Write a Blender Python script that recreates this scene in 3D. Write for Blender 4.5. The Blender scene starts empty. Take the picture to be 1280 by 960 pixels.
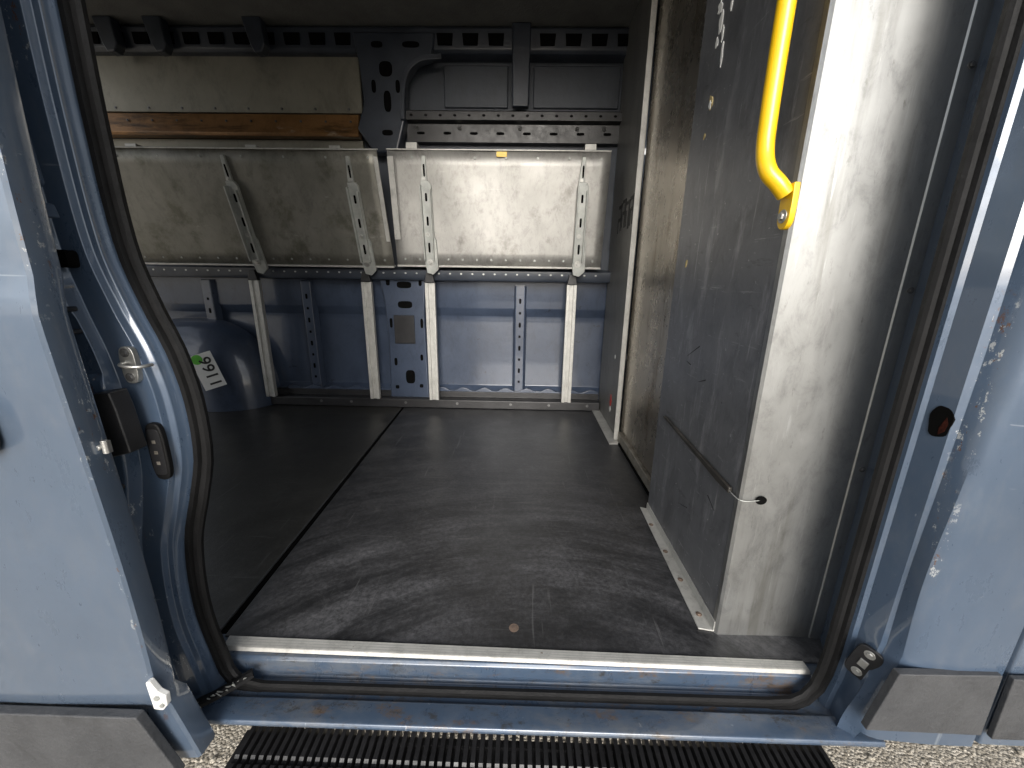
import bpy, bmesh, math, random
from mathutils import Vector, Matrix, noise as mnoise
random.seed(7)
S=bpy.context.scene
COL=S.collection
# ---------------------------------------------------------------- materials
def nt(name):
    m=bpy.data.materials.new(name); m.use_nodes=True
    t=m.node_tree; b=t.nodes['Principled BSDF']
    return m,t,b
def N(t,typ,**k):
    n=t.nodes.new(typ)
    return n
def ramp(t,fac,stops):
    r=t.nodes.new('ShaderNodeValToRGB'); e=r.color_ramp.elements
    e[0].position=stops[0][0]; e[0].color=(*stops[0][1],1) if isinstance(stops[0][1],tuple) else (stops[0][1],)*3+(1,)
    e[1].position=stops[-1][0]; e[1].color=(*stops[-1][1],1) if isinstance(stops[-1][1],tuple) else (stops[-1][1],)*3+(1,)
    for p,c in stops[1:-1]:
        x=e.new(p); x.color=(*c,1) if isinstance(c,tuple) else (c,c,c,1)
    t.links.new(fac,r.inputs[0]); return r.outputs[0]
def mixc(t,fac,a,b,mode='MIX'):
    m=t.nodes.new('ShaderNodeMix'); m.data_type='RGBA'; m.blend_type=mode
    for s,v in ((0,fac),(6,a),(7,b)):
        if hasattr(v,'links'): t.links.new(v,m.inputs[s])
        elif s==0: m.inputs[0].default_value=v
        else: m.inputs[s].default_value=(*v,1)
    return m.outputs[2]
def mth(t,op,a,b=None,c=None):
    m=t.nodes.new('ShaderNodeMath'); m.operation=op
    for i,v in enumerate((a,b,c)):
        if v is None: continue
        if hasattr(v,'links'): t.links.new(v,m.inputs[i])
        else: m.inputs[i].default_value=v
    return m.outputs[0]
def coords(t,scale=(1,1,1),rot=(0,0,0),loc=(0,0,0)):
    c=t.nodes.new('ShaderNodeTexCoord'); mp=t.nodes.new('ShaderNodeMapping')
    mp.inputs['Scale'].default_value=scale; mp.inputs['Rotation'].default_value=rot; mp.inputs['Location'].default_value=loc
    t.links.new(c.outputs['Object'],mp.inputs[0]); return mp.outputs[0]
def noi(t,vec,scale,detail=5,rough=.6,dist=0):
    n=N(t,'ShaderNodeTexNoise'); n.inputs['Scale'].default_value=scale; n.inputs['Detail'].default_value=detail
    n.inputs['Roughness'].default_value=rough; n.inputs['Distortion'].default_value=dist
    t.links.new(vec,n.inputs['Vector']); return n.outputs[0]
def bump(t,b,h,strength,dist=.01):
    n=t.nodes.new('ShaderNodeBump'); n.inputs['Strength'].default_value=strength; n.inputs['Distance'].default_value=dist
    t.links.new(h,n.inputs['Height']); t.links.new(n.outputs[0],b.inputs['Normal'])
def surf(name,c1,c2,scale=4,rough=(.4,.6),metal=0,bmp=.1,stretch=(1,1,1),coat=0,streak=None,detail=6,wave=0,spots=None,spec=None,mott=0,mk=.8):
    m,t,b=nt(name); v=coords(t,stretch); n=noi(t,v,scale,detail)
    col=ramp(t,n,[(.3,c1),(.7,c2)])
    if streak:
        for (sc,ss,st,th,ro) in streak:
            n2=noi(t,coords(t,st,ro),ss,5,.7); f=ramp(t,n2,[(th,0.0),(th+.12,1.0)])
            col=mixc(t,f,col,sc)
    if spots:
        for (sc,ss,th) in spots:
            n3=noi(t,coords(t),ss,6,.75,.3); f=ramp(t,n3,[(th,0.0),(th+.03,1.0)])
            col=mixc(t,f,col,sc)
    mo=None
    if mott:
        mo=noi(t,coords(t,(1,1,.5)),mott,9,.82,.4)
        col=mixc(t,mk,col,ramp(t,mo,[(.30,.5),(.50,.9),(.68,1.0)]),'MULTIPLY')
    t.links.new(col,b.inputs['Base Color'])
    rn=noi(t,coords(t),scale*2.3,6,.7)
    if mo: rn=mth(t,'MULTIPLY',mth(t,'ADD',rn,mo),.5)
    r=ramp(t,rn,[(.3,rough[0]),(.7,rough[1])]); t.links.new(r,b.inputs['Roughness'])
    b.inputs['Metallic'].default_value=metal
    b.inputs['Coat Weight'].default_value=coat; b.inputs['Coat Roughness'].default_value=.08
    if spec is not None: b.inputs['Specular IOR Level'].default_value=spec
    h=noi(t,coords(t,stretch),scale*12,4,.6)
    if wave: h=mth(t,'ADD',mth(t,'MULTIPLY',h,.15),mth(t,'MULTIPLY',noi(t,coords(t),wave,2,.5),1.0))
    bump(t,b,h,bmp)
    return m
def paint_mat(name,base,edge=None,chip=.60,coat=.6,rust=False):
    m,t,b=nt(name)
    n=noi(t,coords(t),3,5); col=ramp(t,n,[(.3,tuple(x*.85 for x in base)),(.75,tuple(min(1,x*1.14) for x in base))])
    d=noi(t,coords(t,(1,1,.35)),22,7,.75); col=mixc(t,mth(t,'MULTIPLY',ramp(t,d,[(.50,0.0),(.75,1.0)]),.22),col,(.17,.175,.18))
    d2=noi(t,coords(t),6,8,.8); col=mixc(t,mth(t,'MULTIPLY',ramp(t,d2,[(.52,0.0),(.72,1.0)]),.30),col,tuple(x*.5 for x in base))
    s=noi(t,coords(t),60,6,.8); col=mixc(t,ramp(t,s,[(.715,0.0),(.73,1.0)]),col,(.40,.42,.43))
    for st,ro,sc_ in (((1,1,.05),(0,.2,0),40),((.05,1,1),(0,.5,0),44)):
        q=noi(t,coords(t,st,ro),sc_,3,.7); col=mixc(t,mth(t,'MULTIPLY',ramp(t,q,[(.70,0.0),(.73,1.0)]),.35),col,(.36,.39,.42))
    if rust:
        rr=noi(t,coords(t,(.6,1,1)),18,8,.8); col=mixc(t,ramp(t,rr,[(.54,0.0),(.63,.8)]),col,(.12,.078,.042))
        r2=noi(t,coords(t,(.4,1,1),loc=(5,0,0)),9,8,.8); col=mixc(t,ramp(t,r2,[(.48,0.0),(.68,.65)]),col,(.17,.17,.165))
        r3=noi(t,coords(t,(.6,1,1),loc=(9,3,0)),30,8,.8); col=mixc(t,ramp(t,r3,[(.56,0.0),(.63,.8)]),col,(.040,.038,.036))
    if edge:
        geo=t.nodes.new('ShaderNodeTexCoord'); sx=t.nodes.new('ShaderNodeSeparateXYZ'); t.links.new(geo.outputs['Object'],sx.inputs[0])
        band=mth(t,'LESS_THAN',mth(t,'ABSOLUTE',mth(t,'SUBTRACT',sx.outputs[0],edge[0])),edge[1])
        area=ramp(t,noi(t,coords(t),5,2,.5),[(.46,0.0),(.54,1.0)])
        c=ramp(t,noi(t,coords(t,(1,1,.6)),80,6,.8),[(chip-.01,0.0),(chip+.01,1.0)])
        col=mixc(t,mth(t,'MULTIPLY',mth(t,'MULTIPLY',band,area),c),col,(.36,.38,.39))
        c2=ramp(t,noi(t,coords(t,(1,1,.5),loc=(3,1,2)),60,6,.8),[(chip+.02,0.0),(chip+.03,1.0)])
        col=mixc(t,mth(t,'MULTIPLY',mth(t,'MULTIPLY',band,area),c2),col,(.10,.05,.03))
    t.links.new(col,b.inputs['Base Color'])
    r=ramp(t,d,[(.35,.24),(.75,.50)]); t.links.new(r,b.inputs['Roughness'])
    b.inputs['Metallic'].default_value=.2
    b.inputs['Coat Weight'].default_value=coat; b.inputs['Coat Roughness'].default_value=.04; b.inputs['Coat IOR'].default_value=1.65
    bump(t,b,mth(t,'ADD',noi(t,coords(t),9,3,.5),mth(t,'MULTIPLY',noi(t,coords(t),2.2,2,.5),2.5)),.09,.02)
    return m
BLUE=(.058,.088,.138)
OUT=(.080,.112,.162)  # same blue paint, lightened for the sky reflected in the outer panels
M={}
M['paint']=paint_mat('blue_body_paint',BLUE)
M['sillp']=paint_mat('blue_dirty_sill_paint',BLUE,rust=True)
M['paint_out']=paint_mat('blue_outer_paint',OUT,coat=1)
M['jambL']=paint_mat('blue_jamb_paint',BLUE,(-.705,.02),.60)
M['jambR']=paint_mat('blue_pillar_paint',(.066,.098,.150),(.716,.006),.585,coat=.9)
M['doorp']=paint_mat('blue_door_paint',OUT,(-.632,.004),.60,coat=1)
M['inner']=surf('shaded_inner_blue',(.034,.048,.080),(.056,.076,.120),3,(.30,.46),0,.08,coat=.7,spots=[((.02,.025,.04),9,.64)],mott=14)  # same blue paint, darkened for the shaded interior
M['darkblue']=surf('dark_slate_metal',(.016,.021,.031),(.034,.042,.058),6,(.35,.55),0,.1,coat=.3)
M['upper']=surf('slate_upper_panel',(.038,.046,.060),(.062,.072,.090),3,(.4,.6),.1,.1,mott=6)
M['black']=surf('black_metal',(.010,.010,.011),(.024,.024,.026),8,(.3,.5),0,.1)
M['rubber']=surf('black_rubber',(.004,.004,.0042),(.009,.009,.0095),14,(.5,.65),0,.15,spots=[((.04,.04,.038),40,.72)],spec=.2)
M['plastic']=surf('grey_black_plastic',(.042,.044,.048),(.066,.068,.072),8,(.45,.6),0,.25,mott=12)
M['alu']=surf('bright_aluminium',(.34,.345,.34),(.44,.445,.44),2.5,(.32,.48),.88,.20,(1,1,.15),wave=1.8,
   streak=[((.30,.30,.285),9,(1,1,.08),.52,(0,0,0)),((.50,.50,.50),34,(1,1,.10),.60,(0,0,0)),((.25,.25,.235),60,(1,1,.3),.62,(0,0,0)),((.52,.53,.53),110,(1,1,.06),.60,(0,0,0))],mott=22,mk=.65)
M['alu_post']=surf('anodised_post',(.44,.435,.41),(.58,.575,.545),8,(.4,.6),.4,.1,spots=[((.25,.22,.18),25,.66)],mott=30)
M['dirtymetal']=surf('dirty_base_metal',(.16,.14,.11),(.34,.32,.28),18,(.4,.6),.5,.2)
M['shelf']=surf('worn_steel_shelf',(.37,.365,.345),(.47,.46,.44),4,(.44,.58),.65,.14,(1,1,1),wave=2,
   streak=[((.31,.30,.28),5,(1,.5,1),.54,(0,0,0)),((.56,.55,.53),30,(.15,1,1),.66,(0,.5,0))],spots=[((.58,.57,.55),90,.70)],mott=20)
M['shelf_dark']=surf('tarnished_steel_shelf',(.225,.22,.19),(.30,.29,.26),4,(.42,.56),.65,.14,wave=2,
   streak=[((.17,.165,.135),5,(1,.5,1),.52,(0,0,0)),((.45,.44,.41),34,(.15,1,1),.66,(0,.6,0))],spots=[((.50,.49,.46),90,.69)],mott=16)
M['galv']=surf('galvanised_bracket',(.30,.31,.295),(.44,.45,.43),20,(.4,.55),.5,.15)
M['grey']=surf('scuffed_grey_sheet',(.19,.195,.208),(.27,.275,.29),5,(.32,.48),.6,.14,wave=1.4,
   streak=[((.36,.36,.38),14,(1,1,.25),.55,(0,0,0)),((.10,.10,.105),16,(1,.25,1),.62,(.5,0,0)),((.58,.58,.59),60,(1,.08,1),.65,(-.6,0,0)),((.48,.48,.49),50,(1,1,.08),.61,(.15,0,0)),((.58,.58,.58),70,(1,.06,1),.65,(.3,0,0))],
   spots=[((.64,.64,.63),70,.65),((.08,.08,.08),30,.68)],mott=13)
M['grey2']=surf('dark_far_sheet',(.19,.19,.183),(.28,.276,.263),5,(.36,.50),.55,.10,(1,1,.3),
   streak=[((.42,.41,.39),30,(1,1,.15),.64,(0,0,0))],mott=14)
M['brushed']=surf('brushed_warm_reflection',(.36,.32,.265),(.52,.475,.405),4,(.22,.34),.88,.12,(1,1,.12),wave=1.8,  # brown tone stands in for warm reflections in the bare aluminium
   streak=[((.66,.62,.55),40,(1,1,.05),.60,(0,0,0)),((.25,.20,.14),9,(1,1,.2),.54,(0,0,0))],mott=12,mk=.6)
M['tan']=surf('olive_tan_sheet',(.20,.19,.155),(.27,.258,.215),3,(.45,.6),.3,.08,mott=8)
M['rust']=surf('worn_brown_rail',(.17,.082,.030),(.31,.165,.065),7,(.26,.42),.4,.15,(.3,1,1),streak=[((.55,.50,.41),6,(.3,1,1),.59,(0,0,0)),((.08,.045,.02),14,(.15,1,1),.56,(0,0,0))],mott=18)
M['ceil']=surf('dark_headliner',(.11,.11,.105),(.15,.15,.14),8,(.8,.95),0,.3)
M['white']=surf('white_label',(.68,.68,.65),(.76,.76,.74),20,(.4,.5),0,.02)
M['green']=surf('green_dot',(.10,.42,.04),(.13,.5,.05),20,(.4,.5),0,.02)
M['ink']=surf('black_ink',(.01,.01,.01),(.02,.02,.02),20,(.5,.6),0,.02)
M['yellow']=surf('yellow_handle_paint',(.74,.44,.004),(.82,.52,.008),6,(.3,.42),0,.05,coat=.5,spots=[((.45,.30,.06),50,.72)])
M['tape']=surf('yellowed_tape',(.40,.30,.12),(.58,.47,.24),40,(.5,.6),0,.1)
M['dull']=surf('dull_rust_screw',(.12,.09,.07),(.26,.19,.15),60,(.5,.7),.3,.1)
M['steel']=surf('zinc_bolt',(.42,.42,.40),(.58,.58,.56),30,(.32,.5),.85,.1)
M['darkbolt']=surf('dark_bolt',(.10,.10,.10),(.22,.22,.22),30,(.3,.45),.7,.1)
M['brown']=surf('black_strap',(.012,.011,.010),(.05,.045,.038),12,(.45,.6),0,.1)
M['red']=surf('red_rust_inside',(.010,.004,.003),(.045,.012,.008),120,(.7,.85),0,.02,spec=.05)
M['redlabel']=surf('red_label',(.45,.03,.03),(.6,.06,.05),20,(.4,.5),0,.02)
M['hole']=surf('hole_shade',(.002,.002,.002),(.004,.004,.004),20,(.8,.9),0,.02,spec=.05)  # near-black colour stands in for shade inside holes and slots left uncut
def floor_mat(name,base,tint,arcs=True):
    m,t,b=nt(name)
    v=coords(t,(1,1,1),(0,0,0),(-.05,.55,0))
    sp=t.nodes.new('ShaderNodeSeparateXYZ'); t.links.new(v,sp.inputs[0])
    r=mth(t,'SQRT',mth(t,'ADD',mth(t,'POWER',sp.outputs[0],2.0),mth(t,'POWER',sp.outputs[1],2.0)))
    a=mth(t,'ARCTAN2',sp.outputs[0],sp.outputs[1])
    def arcn(rs,as_,off):
        cb=t.nodes.new('ShaderNodeCombineXYZ'); t.links.new(mth(t,'MULTIPLY',r,rs),cb.inputs[0]); t.links.new(mth(t,'MULTIPLY_ADD',a,as_,off),cb.inputs[1])
        return noi(t,cb.outputs[0],1.3,9,.78)
    arc=mth(t,'MAXIMUM',ramp(t,arcn(8,1.2,0),[(.42,0.0),(.68,1.0)]),ramp(t,arcn(34,1.5,4),[(.53,0.0),(.71,.7)]))
    big=ramp(t,noi(t,coords(t),2.6,5,.65),[(.35,0.0),(.66,1.0)])
    fine=noi(t,coords(t),75,7,.8)
    near=ramp(t,mth(t,'MULTIPLY',r,.5),[(.22,.35),(.40,1.0),(.62,.6),(.85,.25)])
    msk=mth(t,'MULTIPLY',mth(t,'MULTIPLY',arc,near),mth(t,'ADD',big,.45))
    msk=mth(t,'MULTIPLY',msk,ramp(t,fine,[(.35,.15),(.60,1.0)]))
    if not arcs: msk=mth(t,'MULTIPLY',msk,.5)
    col=ramp(t,noi(t,coords(t),5,7,.7),[(.3,tuple(x*.7 for x in base)),(.7,tuple(x*1.4 for x in base))])
    col=mixc(t,mth(t,'MULTIPLY',ramp(t,fine,[(.45,0.0),(.7,1.0)]),.4),col,tuple(x*2.4 for x in base))
    dust=noi(t,coords(t),9,10,.85,.6); col=mixc(t,mth(t,'MULTIPLY',ramp(t,dust,[(.50,0.0),(.68,1.0)]),.25),col,tint)
    col=mixc(t,mth(t,'MINIMUM',mth(t,'MULTIPLY',msk,1.0),1.0),col,tint)
    for sx_,rt,sd in (((1,.06,1),.5,38),((.05,1,1),.25,34),((1,.05,1),-.3,30),((.05,1,1),.9,44),((.05,1,1),-.4,50)):
        sc=ramp(t,noi(t,coords(t,sx_,(0,0,rt)),sd,3,.7),[(.67,0.0),(.72,1.0)])
        col=mixc(t,mth(t,'MULTIPLY',sc,.30),col,(.15,.15,.15))
    sk=ramp(t,noi(t,coords(t),110,4,.8),[(.69,0.0),(.72,1.0)]); col=mixc(t,mth(t,'MULTIPLY',sk,.6),col,(.22,.21,.2))
    t.links.new(col,b.inputs['Base Color'])
    rr=ramp(t,mth(t,'ADD',msk,mth(t,'MULTIPLY',big,.3)),[(0,.31),(1,.6)]); t.links.new(rr,b.inputs['Roughness'])
    bump(t,b,mth(t,'ADD',fine,mth(t,'MULTIPLY',noi(t,coords(t),4,2),2)),.16,.006)
    return m
M['floor']=floor_mat('black_floor_board',(.0155,.016,.0175),(.13,.13,.137))
M['floor2']=floor_mat('charcoal_floor_board',(.022,.0215,.0195),(.11,.108,.10),False)
def gravel():
    m,t,b=nt('gravel')
    vo=N(t,'ShaderNodeTexVoronoi'); vo.inputs['Scale'].default_value=130; t.links.new(coords(t),vo.inputs['Vector'])
    col=ramp(t,noi(t,coords(t),1.2,5),[(.3,(.33,.29,.23)),(.7,(.45,.41,.34))])
    sepc=t.nodes.new('ShaderNodeSeparateColor'); t.links.new(vo.outputs['Color'],sepc.inputs[0])
    col=mixc(t,.6,col,ramp(t,sepc.outputs[0],[(0,(.17,.15,.12)),(.5,(.40,.36,.30)),(1,(.62,.58,.51))]))
    t.links.new(col,b.inputs['Base Color']); b.inputs['Roughness'].default_value=.9
    bump(t,b,mth(t,'SUBTRACT',1.0,vo.outputs['Distance']),.7,.006)
    return m
M['gravel']=gravel()
M['stone']=surf('pebble_stone',(.24,.21,.17),(.62,.58,.5),14,(.7,.9),0,.3)
# ---------------------------------------------------------------- builders
class MB:
    def __init__(s): s.v=[];s.f=[];s.p=[];s.k=0;s.lock=False
    def add(s,vs,fs):
        o=len(s.v); s.v+= [tuple(p) for p in vs]; s.f+=[tuple(i+o for i in f) for f in fs]
        if not s.lock: s.k+=1
        s.p+=[s.k]*len(fs); return s
    def box(s,x0,x1,y0,y1,z0,z1,xf=None):
        vs=[(x,y,z) for x in (x0,x1) for y in (y0,y1) for z in (z0,z1)]
        if xf: vs=[xf@Vector(p) for p in vs]
        return s.add(vs,[(0,1,3,2),(4,6,7,5),(0,4,5,1),(2,3,7,6),(0,2,6,4),(1,5,7,3)])
    def prism(s,pts,d,a=1):
        def mk(p,q):
            if a==1: return (p[0],q,p[1])
            if a==0: return (q,p[0],p[1])
            return (p[0],p[1],q)
        n=len(pts); vs=[mk(p,d[0]) for p in pts]+[mk(p,d[1]) for p in pts]
        return s.add(vs,[tuple(range(n)),tuple(range(2*n-1,n-1,-1))]+[(i,i+n,(i+1)%n+n,(i+1)%n) for i in range(n)])
    def cyl(s,p0,p1,r,n=12,r2=None):
        p0=Vector(p0);p1=Vector(p1);d=(p1-p0).normalized()
        u=d.orthogonal().normalized();w=d.cross(u);r2=r if r2 is None else r2
        vs=[p0+(u*math.cos(2*math.pi*i/n)+w*math.sin(2*math.pi*i/n))*r for i in range(n)]+[p1+(u*math.cos(2*math.pi*i/n)+w*math.sin(2*math.pi*i/n))*r2 for i in range(n)]
        return s.add(vs,[tuple(range(n-1,-1,-1)),tuple(range(n,2*n))]+[(i,(i+1)%n,(i+1)%n+n,i+n) for i in range(n)])
    def bolt(s,p,d,r=.008,h=.006):
        p=Vector(p);d=Vector(d).normalized(); k=s.lock
        s.cyl(p,p+d*h*.35,r*1.5,14); s.lock=True; s.cyl(p+d*h*.35,p+d*h,r,6,r*.85); s.lock=k; return s
    def grid(s,rows):
        n=len(rows[0]); vs=[p for r in rows for p in r]
        return s.add(vs,[(i*n+j,i*n+j+1,(i+1)*n+j+1,(i+1)*n+j) for i in range(len(rows)-1) for j in range(n-1)])
    def sweep(s,path,prof,up):
        up=Vector(up); P=[Vector(p) for p in path]; rows=[]
        for i,p in enumerate(P):
            t=(P[min(i+1,len(P)-1)]-P[max(i-1,0)]).normalized(); sd=t.cross(up).normalized()
            u2=sd.cross(t).normalized()
            rows.append([p+sd*a+u2*b for a,b in prof+[prof[0]]])
        s.grid(rows); n=len(prof); k=s.lock
        s.lock=True; s.add(rows[0][:-1],[tuple(range(n))]); s.add(rows[-1][:-1],[tuple(range(n-1,-1,-1))]); s.lock=k
        return s
    def obj(s,name,mat,parent=None,bevel=0,smooth=True,seg=2,label=None,split=False):
        if split:
            out=[]
            for k in sorted(set(s.p)):
                q=MB(); mp={}
                for f,pp in zip(s.f,s.p):
                    if pp!=k: continue
                    nf=[]
                    for i in f:
                        if i not in mp: mp[i]=len(q.v); q.v.append(s.v[i])
                        nf.append(mp[i])
                    q.f.append(tuple(nf)); q.p.append(1)
                out.append(q.obj(name,mat,parent,bevel,smooth,seg,label))
            return out
        me=bpy.data.meshes.new(name); me.from_pydata(s.v,[],s.f)
        me.materials.append(M[mat])
        bm=bmesh.new(); bm.from_mesh(me); bmesh.ops.remove_doubles(bm,verts=bm.verts,dist=1e-5)
        bmesh.ops.recalc_face_normals(bm,faces=bm.faces); bm.to_mesh(me); bm.free()
        o=bpy.data.objects.new(name,me); COL.objects.link(o)
        if smooth:
            me.polygons.foreach_set('use_smooth',[True]*len(me.polygons))
            me.set_sharp_from_angle(angle=math.radians(30))
        if bevel:
            b=o.modifiers.new('bevel','BEVEL'); b.width=bevel; b.segments=seg; b.limit_method='ANGLE'; b.angle_limit=math.radians(30); b.harden_normals=True
        if parent is not None: setpar(o,parent)
        if label: o['label']=label
        return o
def setpar(o,p):
    o.parent=p; o.matrix_parent_inverse=p.matrix_world.inverted()
def empty(name,loc,label,cat,group=None):
    e=bpy.data.objects.new(name,None); e.location=loc; e.empty_display_size=.1; COL.objects.link(e)
    bpy.context.view_layer.update(); e['label']=label; e['category']=cat
    if group: e['group']=group
    return e
def interp(tab,z):
    if z<=tab[0][0]: return tab[0][1]
    n=len(tab)
    for i in range(n-1):
        if z<=tab[i+1][0]:
            p0=tab[max(i-1,0)];p1=tab[i];p2=tab[i+1];p3=tab[min(i+2,n-1)]
            h=p2[0]-p1[0]; k=(z-p1[0])/h
            m1=(p2[1]-p0[1])/(p2[0]-p0[0])*h; m2=(p3[1]-p1[1])/(p3[0]-p1[0])*h
            return (2*k**3-3*k*k+1)*p1[1]+(k**3-2*k*k+k)*m1+(-2*k**3+3*k*k)*p2[1]+(k**3-k*k)*m2
    return tab[-1][1]
def circ(r,n=12,ph=0): return [(r*math.cos(2*math.pi*i/n+ph),r*math.sin(2*math.pi*i/n+ph)) for i in range(n)]
def catmull(pts,sub=6):
    P=[Vector(p) for p in pts]; out=[]
    for i in range(len(P)-1):
        a=P[max(i-1,0)];b=P[i];c=P[i+1];d=P[min(i+2,len(P)-1)]
        for k in range(sub):
            t=k/sub; out.append(.5*((2*b)+(c-a)*t+(2*a-5*b+4*c-d)*t*t+(3*b-a-3*c+d)*t**3))
    out.append(P[-1]); return out
def oval(cx,cz,w,h,n=24,e=.5):
    o=[]
    for i in range(n):
        a=2*math.pi*i/n; c,s_=math.cos(a),math.sin(a)
        o.append((cx+w*math.copysign(abs(c)**e,c),cz+h*math.copysign(abs(s_)**e,s_)))
    return o
# ---------------------------------------------------------------- van
van=empty('cargo_van',(0,.8,-.55),'blue cargo van with its sliding side door open on gravel','van')
XS=[(-.1,-.63),(0,-.642),(.15,-.660),(.31,-.648),(.42,-.614),(.50,-.592),(.61,-.588),(.70,-.602),(.774,-.626),(.87,-.648),(1.05,-.652),(1.2,-.648),(1.8,-.63),(2.2,-.61)]
zs=[-.07+i*.03 for i in range(74)]
def sm(z,a,b_): 
    k=max(0,min(1,(z-a)/(b_-a))); return k*k*(3-2*k)
b=MB(); rows=[]
for i in range(220):
    z=-.07+i*.01
    x=interp(XS,z); a=x*.72-.662*.28
    rec=sm(z,.80,.815)*(1-sm(z,.885,.90))
    up=sm(z,.90,.92)
    lowr=sm(z,.10,.14)*(1-sm(z,.40,.43))
    mid=sm(z,.655,.67)*(1-sm(z,.76,.78))
    d1=.018*rec-.009*up+.008*lowr+.007*mid
    rows.append([(-.78,.05,z),(x*.5-.37,-.005,z),(x-.022,-.030,z),(x-.012,-.044,z),(x-.017,-.050,z),(x-.022,-.066,z),(x-.030,-.070,z),(x-.034,-.080,z),(a-.062,-.083,z),(a-.067,-.104+d1*.5,z),(a-.070,-.107+d1,z),(a-.090,-.109+d1,z),(-.728,-.124+d1*.5,z),(-.742,-.136,z),(-.80,-.14,z),(-2.75,-.14,z)])
b.grid(rows); b.obj('rear_door_pillar','jambL',van,.0015)
b=MB(); b.prism([(-.715,1.02),(-.680,1.02),(-.676,.95),(-.70,.935),(-.715,.95)],(-.136,-.112)); b.obj('pressed_boss','jambL',van,.004)
b=MB(); b.prism([(-.70,.925),(-.672,.925),(-.668,.905),(-.70,.905)],(-.130,-.112)); b.obj('pressed_lip','jambL',van,.003)
b=MB(); b.prism(oval(-.694,.850,.010,.013,e=.5),(-.1055,-.088)); b.obj('latch_pocket','hole',van)
b=MB(); b.prism([(-.712,.835),(-.700,.835),(-.700,.855),(-.695,.862),(-.702,.87),(-.712,.865)],(-.124,-.108)); b.obj('pocket_catch','darkbolt',van,.002)
b=MB()
for (x,z,w,h) in ((-.70,.775,.004,.004),(-.70,.74,.005,.004),(-.69,.47,.004,.005)):
    b.prism(oval(x,z,w,h,12,1),(-.1145,-.098))
b.obj('pillar_plug','black',van,split=True)
b=MB(); b.prism(oval(-.646,.683,.013,.031,e=.6),(-.0895,-.080)); 
b.sweep(catmull([(-.650,-.088,.687),(-.648,-.101,.686),(-.634,-.105,.684),(-.619,-.101,.683),(-.614,-.092,.683),(-.614,-.08,.683)]),circ(.0030,8),(0,0,1)); ds=b.obj('door_striker','steel',van,.001)
b=MB(); b.bolt((-.647,-.0895,.704),(0,-1,0),.005,.003); b.bolt((-.647,-.0895,.663),(0,-1,0),.005,.003); b.obj('striker_bolt','darkbolt',ds,split=True)
b=MB(); b.prism([(-.672,.535),(-.634,.545),(-.640,.62),(-.645,.648),(-.672,.645)],(-.132,-.100)); b.obj('rubber_pad','black',van,.003)
pl=MB().prism(oval(-.632,.527,.016,.054,e=.6),(-.090,-.079)).obj('contact_plate','rubber',van,.003)
MB().prism(oval(-.632,.527,.0115,.043,e=.35),(-.0910,-.089)).obj('contact_recess','black',pl,.0005)
b=MB()
for dz in (-.020,0,.020): b.box(-.6355,-.6295,-.0918,-.0910,.527+dz-.003,.527+dz+.003)
b.obj('brass_contact','dirtymetal',pl,.0003,split=True)
b=MB()
pa=[(-.675,-.125,-.045),(-.655,-.110,-.032),(-.63,-.092,-.030),(-.60,-.070,-.024),(-.575,-.05,-.018)]
b.sweep(catmull(pa,5),[(-.012,-.003),(.011,-.004),(.010,.003),(.002,.006),(-.011,.002)],(0,0,1)); b.obj('ragged_seal_end','rubber',van)
b=MB(); b.lock=True
for k in range(16):
    q=k/15; p0=Vector((-.668+.085*q,-.121+.062*q,-.034+.012*q)); c_=(p0.x,p0.z)
    b.prism([(c_[0]+random.uniform(-.009,.009),c_[1]+random.uniform(-.002,.010)) for _ in range(3)],(p0.y-.008,p0.y-.006))
b.obj('torn_foil_strip','galv',van)
# right pillar
b=MB(); rows=[]
for i in range(110):
    z=-.07+i*.02; zo=max(z,-.022+z*.001)
    k=.012*math.exp(-((z+.05)/.06)**2); kk=.035*max(0,min(1,(.17-z)/.17))
    cr=-.012*math.exp(-((z-.33)/.16)**2)+.007*math.exp(-((z-.75)/.15)**2)
    rows.append([(.752,.085,z),(.715-k,.0,z),(.690-k,-.03,z),(.684-k,-.044,z),(.687-k,-.058,z),(.694-k,-.062,z),(.703-k-kk*.5,-.098,z),(.712-k-kk+cr*.4,-.102,z),(.716-kk+cr*.7,-.116,z),(.721-kk+cr,-.127,zo if z<-.022 else z),(.730-kk+cr,-.134,zo),(.745-kk,-.139,zo),(.80,-.145,zo),(.880,-.146,zo),(.882,-.13,zo),(.882,-.08,zo)])
b.grid(rows); b.obj('front_door_pillar','jambR',van,.002,seg=3)
xf=Matrix.Translation((.6990,-.0845,.612))@Matrix.Rotation(math.radians(-76),4,'Z')
def onp(b): b.v=[tuple(xf@Vector(p)) for p in b.v]; return b
i_=[(p[0]*(1+.08*math.sin(k*1.3)),p[1]*(1+.05*math.sin(k*.9))) for k,p in enumerate(oval(0,0,.0150,.027,e=.85))]
b=MB(); b.prism(i_,(-.0008,.0030)); onp(b).obj('oval_pillar_hole','hole',van)
b=MB(); b.prism([(.002,-.022),(.009,-.014),(.011,.0),(.007,.010),(.004,.0),(.001,-.010)],(-.0012,.0)); onp(b).obj('rusty_hole_inside','red',van)
xf2=Matrix.Translation((.694,-.088,.108))@Matrix.Rotation(math.radians(-55),4,'Z')@Matrix.Rotation(math.radians(12),4,'Y')
b=MB(); b.prism(oval(0,0,.021,.040,e=.45),(-.005,.002)); b.v=[tuple(xf2@Vector(p)) for p in b.v]; lp=b.obj('latch_plate','black',van,.002)
b=MB(); b.bolt((0,-.005,.026),(0,-1,0),.006,.004); b.bolt((0,-.005,-.026),(0,-1,0),.006,.004); b.box(-.007,.007,-.008,-.005,-.009,.009); b.v=[tuple(xf2@Vector(p)) for p in b.v]; b.obj('plate_bolt','steel',lp,.001,split=True)
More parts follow.
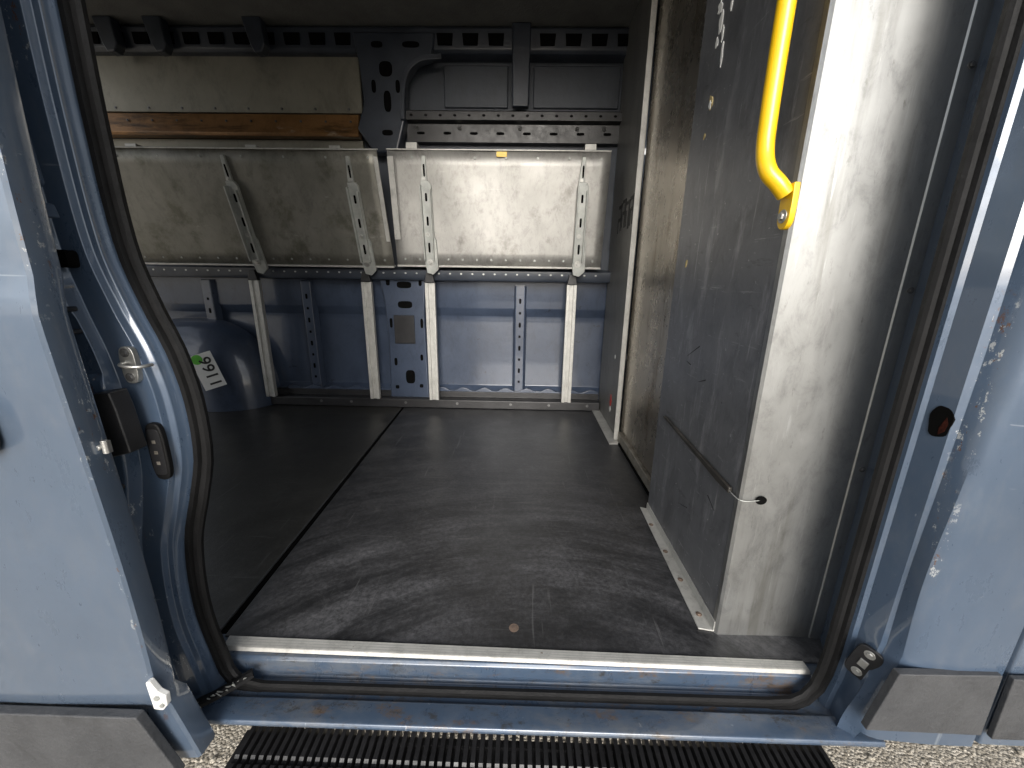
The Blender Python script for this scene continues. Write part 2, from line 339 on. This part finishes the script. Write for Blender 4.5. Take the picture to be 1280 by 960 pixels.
MB().prism(oval(.855,.80,.012,.03,e=.5),(-.165,-.143)).obj('small_black_handle','black',van,.003)  # small black handle on the outer panel
b=MB(); b.prism([(.690,.158),(.870,.162),(.877,.018),(.664,.022)],(-.154,-.140)); b.obj('lower_side_trim','plastic',van,.002)
fd=MB(); rows=[]
for z in zs:
    z=max(z,-.014+z*.01)
    rows.append([(.888,-.10,z),(.888,-.135,z),(.893,-.146,z),(1.2,-.15,z),(1.95,-.13,z)])
fd.grid(rows); fdo=fd.obj('front_door','paint_out',van,.003)
MB().prism([(.882,.162),(1.9,.162),(1.9,.018),(.889,.018)],(-.160,-.150)).obj('door_trim','plastic',fdo,.002)
# sliding door, open, hanging outboard of the body
sd=MB(); rows=[]
for i in range(86):
    z=-.05+i*.025
    bul=(.030*max(0,z-.85)**1.3) -.008/(1+math.exp((z-.80)/.008))+ (.012 if z<.1 else 0) +.008*math.sin(max(0,.8-z)*3.2)
    xe=-.630 if z>.10 else -.630+.30*(.10-z)
    xe+=.004*math.sin(z*6)
    y=-.198+bul
    rows.append([(xe-.03,y+.045,z),(xe-.002,y+.040,z),(xe+.001,y+.034,z),(xe,y+.004,z),(xe-.004,y,z),(xe-.02,y-.001,z),(xe-.2,y-.006,z),(-1.95,y,z),(-1.95,y+.045,z)])
sd.grid(rows); sdo=sd.obj('sliding_door','doorp',van,.0)
MB().prism([(-.650,.088),(-1.94,.088),(-1.94,-.05),(-.602,-.05)],(-.220,-.203)).obj('door_trim','plastic',sdo,.003)
hd=MB().prism(oval(-.80,.62,.068,.045,e=.45),(-.232,-.206)).obj('door_handle','black',sdo,.006)
b=MB(); b.lock=True; b.box(-.638,-.622,-.172,-.166,.564,.584); b.cyl((-.624,-.174,.586),(-.624,-.174,.565),.0045); b.cyl((-.632,-.172,.575),(-.632,-.180,.575),.0045); b.obj('edge_latch_roller','steel',sdo,.001)
b=MB(); b.prism([(-.632,.150),(-.624,.153),(-.614,.130),(-.602,.122),(-.604,.100),(-.614,.088),(-.630,.090)],(-.206,-.196)); wl=b.obj('white_latch_piece','white',sdo,.002)
b=MB(); b.cyl((-.617,-.206,.118),(-.617,-.209,.118),.005); b.cyl((-.611,-.206,.102),(-.611,-.209,.102),.004); b.obj('latch_roller','galv',wl,split=True)
# sill
b=MB(); rows=[]
prof=[(.03,-.004),(-.020,-.006),(-.026,-.012),(-.028,-.046),(-.034,-.054),(-.050,-.056),(-.072,-.056),(-.080,-.048),(-.118,-.044),(-.128,-.046),(-.131,-.052),(-.130,-.058),(-.10,-.066),(-.05,-.08)]
for i in range(41):
    x=-.72+i*1.46/40
    rows.append([(x,y,z) for y,z in prof])
b.grid(rows); b.obj('door_sill','sillp',van,.002)
b=MB(); b.add([(-.672,.018,.001),(.654,-.002,.001),(.656,-.022,.001),(-.668,-.008,.001),(-.672,.018,.006),(.654,-.002,.006),(.656,-.022,.004),(-.668,-.008,.004)],[(0,1,2,3),(4,5,6,7),(0,1,5,4),(1,2,6,5),(2,3,7,6),(3,0,4,7)])
b.lock=True; b.add([(-.668,-.009,.004),(.656,-.023,.004),(.656,-.026,-.004),(-.668,-.012,-.004)],[(0,1,2,3)])
th=b.obj('aluminium_threshold','alu_post',van,.001)
b=MB()
for q in (.25,.5,.75):
    b.add([(-.671,.018-.026*q,.0064-.002*q),(.655,-.002-.020*q,.0064-.002*q),(.655,-.0032-.020*q,.0062-.002*q),(-.671,.0168-.026*q,.0062-.002*q)],[(0,1,2,3)])
b.obj('threshold_groove','galv',th,split=True)
# rubber door seal
path=[]
for z in [2.05-.06*i for i in range(15)]: path.append((interp(XS,z)+.000,-.044,z))
for z in [1.15-.03*i for i in range(39)]: path.append((interp(XS,z)+.000,-.044,z))
path+=[(-.636,-.047,-.015),(-.622,-.05,-.034),(-.60,-.054,-.047)]
path+=[(-.55+.1*i,-.058,-.053) for i in range(12)]
path+=[(.60,-.058,-.048),(.63,-.055,-.035),(.655,-.05,-.008),(.667,-.046,.03)]
path+=[(.672+.004*math.sin(z*2),-.044,z) for z in [.08+.08*i for i in range(25)]]
prof=[(-.016,-.006),(-.017,.002),(-.013,.007),(-.006,.0075),(-.003,.001),(.001,.001),(.004,.0075),(.012,.0075),(.017,.001),(.016,-.006)]
b=MB(); b.sweep(path,prof,(0,-1,0)); b.obj('rubber_door_seal','rubber',van)
b=MB(); b.box(-.72,.75,-.12,.0,2.09,2.2); b.obj('door_header','paint',van,.01)  # out of view, raised so more daylight reaches the interior
b=MB(); b.box(-2.75,1.95,-.10,1.92,2.16,2.2); b.obj('roof','paint_out',van,.01)
b=MB(); b.box(-2.75,.54,-.02,1.86,2.11,2.14); b.obj('headliner','ceil',van)
b=MB(); b.box(-2.85,-2.80,-.95,-.14,-.05,2.1); b.obj('rear_door','paint_out',van,.01)  # both rear doors are unseen and set open to let daylight in
b=MB(); b.box(-2.85,-2.80,1.94,2.75,-.05,2.1); b.obj('rear_door','paint_out',van,.01)
b=MB(); b.box(1.95,1.99,-.13,1.92,-.1,2.2); b.obj('front_cab_wall','paint_out',van,.01)
b=MB(); b.box(-2.75,1.95,.045,1.92,-.12,-.04); b.obj('underbody','black',van)
b=MB(); b.box(-2.75,1.95,1.90,1.93,-.1,2.2); b.obj('far_outer_side','paint_out',van)
b=MB(); b.box(-2.75,-.785,-.035,-.02,.0,2.14); b.obj('inner_side_lining','upper',van)
b=MB(); rows=[]
zp=[(.02,1.82),(.10,1.83),(.13,1.865),(.55,1.880),(.590,1.880),(.596,1.877),(.640,1.846),(.65,1.842),(.86,1.842)]  # slanted step in this profile is shaped to catch a pale reflected band
xs=[-2.75+.05*i for i in range(67)]
for z,y in zp: rows.append([(x,y+.004*math.sin(x*9),z) for x in xs if x<=.56])
b.grid(rows); b.obj('lower_wall_skin','inner',van,.004)
b=MB()
for (x,z0,z1) in ((-2.0,.45,.80),(-1.36,.10,.80),(0.0,.10,.79)):
    b.prism([(x-.045,1.86),(x-.030,1.815),(x+.030,1.815),(x+.045,1.86)],(z0,z1),2)
b.obj('wall_stiffener','inner',van,.006,split=True)
b=MB()
for (x,z0,z1) in ((-2.0,.5,.78),(-1.36,.15,.78),(0.0,.14,.77)):
    k=int((z1-z0)/.075)
    for i in range(k): b.prism(oval(x,z0+.03+i*.075,.007,.016 if i%2 else .008),(1.8135,1.816))
b.obj('stiffener_hole','hole',van,split=True)
b=MB(); pts=[(-1.55,.06)]
for i in range(84):
    x=-1.55+i*.025; pts.append((x,.115+.012*math.sin(i*1.1)))
pts.append((.535,.06)); b.prism(pts,(1.80,1.812)); b.obj('lower_flange','inner',van,.003)
b=MB(); b.prism([(-.88,.87),(-.58,.87),(-.60,.60),(-.59,.05),(-.85,.05),(-.84,.45),(-.85,.68)],(1.775,1.84)); b.obj('centre_pillar','inner',van,.012,seg=3)
b=MB()
for (cx,cz,w,h) in ((-.72,.785,.045,.020),(-.72,.665,.045,.022),(-.71,.20,.030,.045),(-.80,.30,.010,.025),(-.63,.33,.009,.02),(-.815,.55,.009,.03),(-.62,.55,.009,.03),(-.64,.14,.012,.012),(-.80,.13,.012,.012),(-.82,.80,.012,.02),(-.62,.80,.01,.02)):
    b.prism(oval(cx,cz,w,h,e=.6),(1.7725,1.7755))
b.obj('pillar_hole','hole',van,split=True)
b=MB(); b.box(-.795,-.665,1.762,1.772,.42,.60); b.obj('black_foam_pad','black',van,.004)
b=MB(); b.prism([(1.80,.81),(1.735,.815),(1.725,.835),(1.725,.875),(1.80,.89)],(-2.7,.54),0); b.obj('middle_wall_rail','darkblue',van,.004)
b=MB()
for i in range(42):
    x=-2.3+i*.067; b.prism(oval(x,.855,.006,.005,10,1),(1.7235,1.7255))
b.obj('rail_hole','galv',van,split=True)
b=MB(); b.prism([(1.735,.003),(1.735,.055),(1.742,.062),(1.79,.064),(1.79,.10),(1.83,.10),(1.83,.003)],(-2.7,.53),0); b.obj('bottom_wall_rail','black',van,.003)
b=MB()
for x in (-2.0,-1.3,-1.1,-.74,-.4,-.05,.2,.45): b.bolt((x,1.735,.035),(0,-1,0),.006)
b.obj('rail_bolt','darkbolt',van,split=True)
b=MB(); b.box(-2.75,.56,1.84,1.86,.86,2.12); b.obj('upper_wall_skin','upper',van)
b=MB(); b.box(-2.7,-.905,1.79,1.81,1.715,2.03); b.obj('tan_wall_lining','tan',van,.003)
b=MB()
for i in range(9):
    b.bolt((-2.5+i*.19,1.79,2.0),(0,-1,0),.005); b.bolt((-2.5+i*.19,1.79,1.735),(0,-1,0),.005)
b.obj('lining_screw','darkbolt',van,split=True)
b=MB(); b.prism([(1.80,1.585),(1.745,1.585),(1.740,1.60),(1.765,1.700),(1.80,1.712)],(-2.7,-.92),0); b.obj('worn_brown_wall_rail','rust',van,.003)
b=MB(); b.box(-2.7,-.92,1.80,1.83,1.49,1.583); b.obj('lower_tan_strip','tan',van,.002)
b=MB()
for i in range(12): b.bolt((-2.5+i*.14,1.75,1.66),(0,-1,.2),.004)
b.obj('rail_screw','darkbolt',van,split=True)
b=MB(); b.prism([(1.83,1.98),(1.76,1.985),(1.745,2.00),(1.735,2.09),(1.76,2.11),(1.83,2.11)],(-2.7,.55),0); b.obj('upper_roof_rail','darkblue',van,.006)
b=MB()
for i in range(22):
    x=-2.35+i*.135
    b.prism([(x,2.015),(x+.075,2.015),(x+.08,2.065),(x-.005,2.065)],(1.732,1.742))
b.obj('roof_rail_slot','hole',van,split=True)
b=MB()
for x in (-2.19,-1.93,-1.41): b.prism([(x-.05,2.11),(x+.05,2.11),(x+.06,1.99),(x+.04,1.955),(x,1.95),(x-.02,1.99)],(1.68,1.735))
b.prism([(-.07,2.11),(.03,2.11),(.025,1.73),(-.065,1.73)],(1.72,1.76))
b.obj('roof_bow_bracket','darkblue',van,.008,split=True)
b=MB(); b.prism([(-.91,2.07),(-.47,2.07),(-.49,1.96),(-.58,1.93),(-.635,1.86),(-.65,1.66),(-.70,1.50),(-.83,1.50),(-.92,1.62),(-.87,1.75),(-.885,1.93)],(1.725,1.80)); b.obj('upper_centre_pillar','darkblue',van,.014,seg=3)
b=MB()
for (cx,cz,w,h) in ((-.74,1.90,.035,.035),(-.60,2.01,.045,.014),(-.78,2.01,.03,.014),(-.74,1.75,.02,.05),(-.81,1.82,.012,.03),(-.68,1.82,.012,.03),(-.75,1.60,.03,.014)):
    b.prism(oval(cx,cz,w,h,e=.7),(1.7225,1.7255))
b.obj('upper_pillar_hole','hole',van,split=True)
b=MB(); b.sweep(catmull([(-.44,1.72,1.955),(-.55,1.715,1.94),(-.62,1.715,1.89),(-.65,1.715,1.80),(-.66,1.715,1.66)]),[(-.012,-.008),(.012,-.008),(.012,.008),(-.012,.008)],(0,-1,0)); b.obj('curved_pillar_flange','darkblue',van,.003)
b=MB(); b.prism([(1.84,1.575),(1.79,1.575),(1.785,1.665),(1.745,1.672),(1.745,1.715),(1.75,1.72),(1.84,1.72)],(-.66,.54),0); b.obj('black_wall_rail','black',van,.002)
b=MB()
for i in range(15): b.prism(oval(-.62+i*.08,1.694,.009,.006,12,1),(1.7435,1.7455))
for i in range(8): b.prism(oval(-.58+i*.15,1.62,.022,.007,16,.6),(1.7855,1.789))
b.obj('wall_rail_slot','hole',van,split=True)
b=MB()
for x in (-.60,-.36,-.02,.30,.45): b.bolt((x,1.785,1.645),(0,-1,.3),.008,.008)
b.obj('rail_nut','darkbolt',van,split=True)
b=MB(); b.box(-.45,-.09,1.825,1.84,1.76,1.965); b.box(.05,.53,1.825,1.84,1.76,1.965); b.obj('upper_wall_panel','upper',van,.012,seg=3,split=True)
# wheel arch: smooth dome swelling out of the wall
b=MB(); rows=[]
for i in range(21):
    a=i/20*math.pi/2; r=[]
    for j in range(33):
        th_=math.pi*j/32
        k=math.sin(a)**.55
        r.append((-2.12+.50*k*math.copysign(abs(math.cos(th_))**.8,math.cos(th_)),1.565+.27*(1-math.cos(a)**.9),.56*k*abs(math.sin(th_))**.8))
    rows.append(r)
b.grid(rows); arch=b.obj('wheel_arch','inner',van)
lab=Matrix.Translation((-1.885,1.566,.265))@Matrix.Rotation(math.radians(-18),4,'Y')@Matrix.Rotation(math.radians(14),4,'Z')
b=MB(); b.box(-.062,.062,0,.002,-.11,.11); b.v=[tuple(lab@Vector(p)) for p in b.v]; lo=b.obj('white_number_label','white',arch)
b=MB(); b.prism(circ(.030,20),(-.002,-.0003)); 
b.v=[tuple(lab@(Vector(p)+Vector((-.026,0,.080)))) for p in b.v]; b.obj('green_dot_mark','green',lo)
def text(body,size,mtx,mat,par,name):
    c=bpy.data.curves.new(name,'FONT'); c.body=body; c.size=size; c.extrude=.0004; c.offset=.0012; c.align_x='CENTER'; c.align_y='CENTER'
    o=bpy.data.objects.new(name+'_tmp',c); COL.objects.link(o); bpy.context.view_layer.update()
    me=bpy.data.meshes.new_from_object(o.evaluated_get(bpy.context.evaluated_depsgraph_get())); bpy.data.objects.remove(o)
    me.transform(mtx); me.materials.clear(); me.materials.append(M[mat]); q=bpy.data.objects.new(name,me); COL.objects.link(q); setpar(q,par); return q
text('1166',.094,lab@Matrix.Translation((.016,-.002,-.010))@Matrix.Rotation(math.radians(90),4,'X')@Matrix.Rotation(math.radians(90),4,'Z'),'ink',lo,'printed_number')
# running board
b=MB()
x=-.605
while x<.70:
    pr=[(-.30,-.225),(-.30,-.192),(-.292,-.186),(-.22,-.185),(-.215,-.190),(-.205,-.190),(-.20,-.185),(-.12,-.185),(-.115,-.190),(-.108,-.190),(-.103,-.185),(-.046,-.185),(-.038,-.192),(-.038,-.225)]
    b.prism(pr,(x,x+.0095),0)
    x+=.0178
b.box(-.62,.71,-.30,-.285,-.235,-.205); b.box(-.62,.71,-.06,-.045,-.235,-.205); b.box(-.62,-.608,-.30,-.045,-.235,-.20); b.box(.70,.712,-.30,-.045,-.235,-.20)
b.box(-.61,.70,-.285,-.060,-.226,-.214)
rb=b.obj('running_board','black',van)
b=MB(); b.box(-.5,-.46,-.28,.1,-.29,-.237); b.box(.5,.54,-.28,.1,-.29,-.237); b.obj('board_bracket','black',rb,.003,split=True)
# ---------------------------------------------------------------- floor boards
fb=MB(); fb.prism([(-.688,.022),(.74,.0),(.74,1.745),(-.752,1.745)],(-.035,0),2)
o=fb.obj('floor_board','floor',None,.0015); o['label']='black worn cargo floor board with pale scuff arcs and scratches'; o['category']='floor board'; o['group']='cargo floor boards'
fb=MB(); fb.prism([(-2.74,.022),(-.710,.022),(-.770,1.745),(-2.74,1.745)],(-.035,-.001),2)
o2=fb.obj('floor_board','floor2',None,.0015); o2['label']='dull charcoal cargo floor board beside the seam'; o2['category']='floor board'; o2['group']='cargo floor boards'
b=MB(); b.prism([(-.710,.022),(-.688,.022),(-.752,1.745),(-.770,1.745)],(-.034,-.006),2); b.obj('seam_gap','hole',o)
b=MB(); b.prism([(-.7125,.022),(-.7095,.022),(-.7695,1.745),(-.7725,1.745)],(-.004,.0006),2); b.obj('seam_edge','plastic',o2)
b=MB(); b.cyl((.0,.067,.0),(.0,.067,.001),.012,20); b.lock=True; b.cyl((.0,.067,.001),(.0,.067,.002),.007,16); b.obj('countersunk_screw','dull',o)
# ---------------------------------------------------------------- partition
pt=empty('bulkhead_partition',(.52,.6,0),'tall sheet metal bulkhead closing off the cab, scuffed grey and bright','partition')
b=MB(); b.box(.492,.500,.072,.602,.004,2.1); b.obj('scuffed_side_sheet','grey',pt,.002)
b=MB(); rows=[]
for i in range(30):
    z=-.02+i*2.12/29
    w1=.0015*math.sin(z*5); w2=.002*math.sin(z*4+1)
    rows.append([(.491,.085,z),(.4905,.071,z),(.496,.066,z),(.502,.066,z),(.56,.066+w1,z),(.64,.066+w2,z),(.70,.066,z),(.7145,.066,z),(.7165,.0635,z),(.720,.063,z),(.742,.063,z),(.746,.0635,z),(.748,.068,z),(.748,.10,z)])
b.grid(rows); fr=b.obj('bright_front_sheet','alu',pt)
b=MB()
for z in (.45,.82,1.18,1.5): b.bolt((.733,.063,z),(0,-1,0),.004,.004)
b.obj('sheet_screw','darkbolt',fr,split=True)
b=MB(); b.prism(oval(.535,.37,.012,.010,20,1),(.0625,.0645)); b.obj('drilled_hole','hole',fr)
b=MB(); b.prism([(.500,.598),(.500,.602),(.548,.606),(.548,1.262),(.556,1.262),(.556,.598)],(.06,2.1),2); b.obj('brushed_middle_sheet','brushed',pt,.001)
b=MB(); b.box(.535,.542,1.262,1.80,.004,2.1); b.obj('dark_far_sheet','grey2',pt,.001)
b=MB(); b.prism([(.512,1.245),(.512,1.252),(.520,1.252),(.520,1.275),(.535,1.275),(.535,1.245)],(.01,2.1),2); b.obj('white_corner_strip','alu_post',pt,.001)
b=MB()
for i in range(8): b.bolt((.520,1.264,.2+i*.25),(-1,0,0),.005,.004)
b.obj('strip_screw','darkbolt',pt,split=True)
b=MB(); b.box(.532,.56,.68,1.25,.002,.055); b.obj('dirty_base_channel','dirtymetal',pt,.002)
b=MB(); b.box(.525,.532,.60,1.2,.002,.012);  b.obj('base_gap_shade','hole',pt)  # near-black strip painted as the shade of a gap along the base
b=MB(); b.prism([(.455,.078),(.492,.072),(.492,.602),(.468,.612)],(.001,.005),2); b.lock=True; b.box(.4885,.4915,.073,.602,.005,.03); fl=b.obj('floor_flange','alu_post',pt,.001)
b=MB()
for y in (.12,.24,.36,.50): b.bolt((.474,y,.005),(0,0,1),.005,.003)
b.obj('flange_rivet','dull',fl,split=True)
b=MB(); b.prism([(.480,1.20),(.535,1.20),(.535,1.76),(.486,1.76)],(.001,.006),2); b.obj('far_floor_flange','alu_post',pt,.001)
def blob(cx,cy,w,h,x,mat,name,n=14,par=None):
    b=MB(); pts=[]
    for i in range(n):
        a=2*math.pi*i/n; k=random.uniform(.55,1.15)
        pts.append((cy+w*k*math.cos(a),cx+h*k*math.sin(a)))
    b.prism(pts,(x-.0015,x),0); return b.obj(name,mat,par or pt)
blob(1.285,.487,.012,.022,.492,'tape','tape_residue'); blob(1.28,.49,.006,.012,.4905,'white','paper_residue')
blob(1.212,.503,.008,.008,.492,'tape','tape_residue'); blob(.88,.52,.007,.012,.492,'tape','tape_residue'); 
for (z,y,w,h) in ((1.50,.505,.012,.018),(1.46,.49,.010,.028),(1.42,.50,.008,.014),(1.38,.46,.005,.03),(1.47,.44,.006,.012),(1.43,.47,.004,.02)): blob(z,y,w,h,.492,'white','paper_residue')
blob(.16,1.47,.022,.04,.535,'redlabel','red_warning_label'); blob(.11,1.47,.02,.02,.535,'white','paper_residue'); blob(.42,1.45,.012,.012,.535,'white','paper_residue')
b=MB(); b.lock=True
for k in range(4):
    y0=1.34+k*.075
    for (dy,dz,ly,lz) in ((0,0,0,.12),(.0,.12,.05,0),(.0,.06,.046,-.004),(.05,.0,0,.06)):
        if random.random()<.12: continue
        z0=1.10+random.uniform(-.012,.012)
        b.prism([(y0+dy-.010,z0+dz-.008),(y0+dy+ly+.010,z0+dz-.008),(y0+dy+ly+.010,z0+dz+lz+.008),(y0+dy-.010,z0+dz+abs(lz)+.008)],(.5320+.0003*random.random(),.5352),0)
b.obj('marker_scribble','ink',pt)
b=MB()
for (y,z,dy,dz,r) in ((.36,.66,.07,-.04,.0014),(.30,.58,.04,-.015,.0018),(.20,.30,-.04,-.02,.0016),(.3,.2,.06,-.02,.0012),(.40,.60,.03,.005,.0014)):
    b.cyl((.4918,y,z),(.4918,y+dy,z+dz),r,5,r*.3)
b.obj('deep_scratch','ink',pt,split=True)
b=MB(); b.prism([(.10,.364),(.16,.364),(.30,.376),(.53,.393),(.535,.398),(.52,.401),(.30,.389),(.16,.382),(.10,.379)],(.482,.491),0); b.obj('dark_release_strap','brown',pt,.003)
b=MB(); b.sweep(catmull([(.486,.11,.371),(.484,.085,.371),(.488,.064,.370),(.505,.060,.369),(.533,.064,.370)]),circ(.0012,8),(0,0,1)); b.obj('steel_cable','galv',pt)
gh=MB(); gh.sweep(catmull([(.49,.10,1.78),(.455,.10,1.76),(.440,.100,1.70),(.440,.104,1.45),(.440,.106,1.25),(.440,.104,1.12),(.440,.098,1.06),(.445,.086,1.025),(.462,.078,1.003),(.478,.076,.985)],8),circ(.0150,16),(1,.2,0))
foot=[(.060,1.003),(.092,1.003),(.094,.975)]+[(.076+.017*math.cos(q),.945+.020*math.sin(q)) for q in [0,-.4,-.8,-1.2,-1.57,-1.95,-2.35,-2.75,-3.14]]+[(.058,.975)]
gh.prism(foot,(.480,.491),0)
gho=gh.obj('yellow_grab_handle','yellow',pt,.003,seg=3)
MB().bolt((.480,.076,.948),(-1,0,0),.008,.007).obj('handle_bolt','steel',gho,.001)
# ---------------------------------------------------------------- posts
POST=None
pb=MB(); w=.030
pb.prism([(-w,0),(-w,-.03),(-.010,-.03),(-.010,-.022),(.010,-.022),(.010,-.03),(w,-.03),(w,0)],(.065,.80),2)
for i,x in enumerate((-1.615,-.93,-.545,.307)):
    if i==0:
        p=pb.obj('support_post','alu_post',None,.002); p.location=(x,1.735,0)
        f=MB().prism([(-.03,.80),(.03,.80),(.018,.86),(-.018,.86)],(-.036,-.004)).obj('post_head','black',None,.003); f.location=p.location
        bpy.context.view_layer.update(); setpar(f,p); f0=f;POST=p
    else:
        p=POST.copy(); COL.objects.link(p); p.location=(x,1.735,0)
        f=f0.copy(); COL.objects.link(f); f.location=(x,1.735,0); bpy.context.view_layer.update(); f.parent=p; f.matrix_parent_inverse=p.matrix_world.inverted()
    p['label']='pale aluminium channel post fixed to the blue van wall'; p['category']='post'; p['group']='aluminium shelf support posts'
# ---------------------------------------------------------------- shelves
def shelf(x0,x1,yt,zt,yb,zb,mat,label,brx,ends):
    e=empty('folding_shelf',((x0+x1)/2,yb,zb),label,'shelf','fold-down metal shelves')
    ax=Vector((0,yt-yb,zt-zb)); L=ax.length; ax.normalize(); nrm=Vector((0,-ax.z,ax.y))
    F=Matrix(((1,0,0,0),(0,nrm.y,ax.y,yb),(0,nrm.z,ax.z,zb),(0,0,0,1)))
    def put(b): b.v=[tuple(F@Vector(p)) for p in b.v]; return b
    b=MB(); nx=24; rows=[]
    for j in range(9):
        s_=L*j/8
        rows.append([(x0+(x1-x0)*i/nx,.003*math.sin(i*.7+j*.5)+.003*math.sin(i*.31),s_) for i in range(nx+1)])
    b.grid(rows); put(b); q=b.obj('shelf_panel',mat,e); so=q.modifiers.new('s','SOLIDIFY'); so.thickness=.004; so.offset=0
    b=MB(); b.box(x0,x1,-.02,.012,L-.002,L+.004); b.box(x0,x1,-.02,.010,-.008,.002); put(b); b.obj('rolled_edge','alu_post',e,.001,split=True)
    b=MB()
    for sx in ends: b.box(sx[0],sx[1],.006,.010,.14,L-.03)
    put(b); b.obj('end_flange','alu_post',e,.002,split=True)
    b=MB(); k=14
    for i in range(k):
        xx=x0+.05+(x1-x0-.1)*i/(k-1); b.bolt((xx,.006,.035),(0,1,0),.004,.003); 
        if i%2: b.bolt((xx,.006,L-.035),(0,1,0),.004,.003)
    put(b); b.obj('shelf_rivet','galv',e,split=True)
    for bx in brx:
        b=MB(); b.lock=True
        b.prism([(bx-.030,.40),(bx-.012,.56),(bx+.006,.56),(bx+.010,.36),(bx-.012,.30)],(.004,.020))
        b.prism([(bx-.032,.02),(bx-.022,-.04),(bx+.012,-.05),(bx+.045,-.02),(bx+.040,.14),(bx+.030,.16),(bx+.030,.42),(bx+.018,.44),(bx-.026,.44)],(.010,.028))
        b.box(bx-.030,bx-.022,.010,.052,.03,.42); b.box(bx+.020,bx+.028,.010,.048,.03,.40)
        put(b); br=b.obj('folding_bracket','galv',e,.002)
        b=MB()
        for s_,w in ((.36,.035),(.24,.04),(.10,.045)): b.prism(oval(bx+.0,s_,.006,w*.6),(.0275,.0295))
        b.prism(oval(bx-.004,.49,.005,.03),(.019,.0215))
        put(b); b.obj('bracket_slot','hole',br,split=True)
        b=MB(); b.bolt((bx+.0,.028,.02),(0,1,0),.012,.012); b.bolt((bx-.005,.028,.17),(0,1,0),.008,.008); b.bolt((bx-.01,.020,.45),(0,1,0),.006,.006)
        put(b); b.obj('bracket_bolt','steel',br,split=True)
    return e,put,L
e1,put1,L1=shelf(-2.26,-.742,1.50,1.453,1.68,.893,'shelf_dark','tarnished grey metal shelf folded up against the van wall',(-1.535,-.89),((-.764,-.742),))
e2,put2,L2=shelf(-.722,.462,1.60,1.482,1.68,.900,'shelf','pale brushed metal shelf folded up beside the bulkhead',(-.523,.325),((-.722,-.69),))
b=MB(); b.box(-.14,-.085,.002,.010,L2-.03,L2-.006); put2(b); b.obj('yellow_sticker','yellow',e2)
b=MB()
for x in (-2.1,-1.45,-1.0): b.box(x-.03,x+.03,1.60,1.72,1.475,1.50)
for x in (-.60,.36): b.box(x-.03,x+.03,1.64,1.74,1.50,1.53)
b.obj('shelf_catch','alu_post',van,.002,split=True)
# ---------------------------------------------------------------- ground
g=MB(); g.add([(-400,-400,-.55),(400,-400,-.55),(400,400,-.55),(-400,400,-.55)],[(0,1,2,3)])
go=g.obj('ground','gravel'); go['kind']='structure'; go['label']='pale tan gravel ground under the van'; 
st=MB()
ico=bmesh.new(); bmesh.ops.create_icosphere(ico,subdivisions=1,radius=1); iv=[v.co.copy() for v in ico.verts]; jf=[tuple(v.index for v in f.verts) for f in ico.faces]; ico.free()
for i in range(6500):
    x=random.uniform(-1.7,2.0); y=random.uniform(-.5,1.3); r=random.uniform(.002,.0055)
    if random.random()<.05: r*=1.9
    if -.5<x<.6 and y>-.05: continue
    sc=Vector((random.uniform(.8,1.3),random.uniform(.7,1.2),random.uniform(.5,.8)))*r; ro=Matrix.Rotation(random.uniform(0,6),3,'Z')
    st.add([ro@Vector((p.x*sc.x*random.uniform(.85,1.1),p.y*sc.y,p.z*sc.z))+Vector((x,y,-.548+r*.3)) for p in iv],jf)
so=st.obj('gravel_stones','stone',None,smooth=False); so['kind']='stuff'; so['label']='loose pale pebbles scattered over the gravel ground'; so['category']='gravel'
# ---------------------------------------------------------------- light
EL=22; AZ=178
w=bpy.data.worlds.new('World'); S.world=w; w.use_nodes=True; t=w.node_tree
bg=t.nodes['Background']; sky=t.nodes.new('ShaderNodeTexSky'); sky.sky_type='NISHITA'; sky.sun_disc=False
sky.sun_elevation=math.radians(EL); sky.sun_rotation=math.radians(AZ); sky.dust_density=2.5; sky.air_density=1.0
hs=t.nodes.new('ShaderNodeHueSaturation'); hs.inputs['Saturation'].default_value=.35
t.links.new(sky.outputs[0],hs.inputs['Color'])
tc=t.nodes.new('ShaderNodeTexCoord'); mp=t.nodes.new('ShaderNodeMapping'); mp.inputs['Scale'].default_value=(1,1,2.6); t.links.new(tc.outputs['Generated'],mp.inputs[0])
cl=ramp(t,noi(t,mp.outputs[0],3.2,8,.62,.4),[(.42,1.05),(.60,2.2)])
t.links.new(mixc(t,1.0,hs.outputs[0],cl,'MULTIPLY'),bg.inputs[0]); bg.inputs[1].default_value=.15
sl=bpy.data.lights.new('sun','SUN'); sl.energy=2.7; sl.angle=math.radians(36); sl.color=(1,.975,.935)
so_=bpy.data.objects.new('sun',sl); COL.objects.link(so_)
az=math.radians(AZ); d=-Vector((math.sin(az)*math.cos(math.radians(EL)),math.cos(az)*math.cos(math.radians(EL)),math.sin(math.radians(EL))))
so_.rotation_euler=d.to_track_quat('-Z','Y').to_euler()
# ---------------------------------------------------------------- camera
yaw=math.radians(1.0);p=math.radians(15);r=math.radians(.85)
R=Vector((math.cos(yaw),math.sin(yaw),0));F=Vector((-math.sin(yaw)*math.cos(p),math.cos(yaw)*math.cos(p),-math.sin(p)));U=R.cross(F)
X=R*math.cos(r)+U*math.sin(r); Y=-R*math.sin(r)+U*math.cos(r); Z=-F
cam=bpy.data.cameras.new('camera'); cam.lens=490/1280*36; cam.sensor_width=36; cam.clip_start=.01; cam.clip_end=1500
co=bpy.data.objects.new('camera',cam); COL.objects.link(co)
co.matrix_world=Matrix(((X.x,Y.x,Z.x,0),(X.y,Y.y,Z.y,-.71),(X.z,Y.z,Z.z,.83),(0,0,0,1)))
S.camera=co
S.view_settings.view_transform='Standard'; S.view_settings.look='None'; S.view_settings.exposure=0
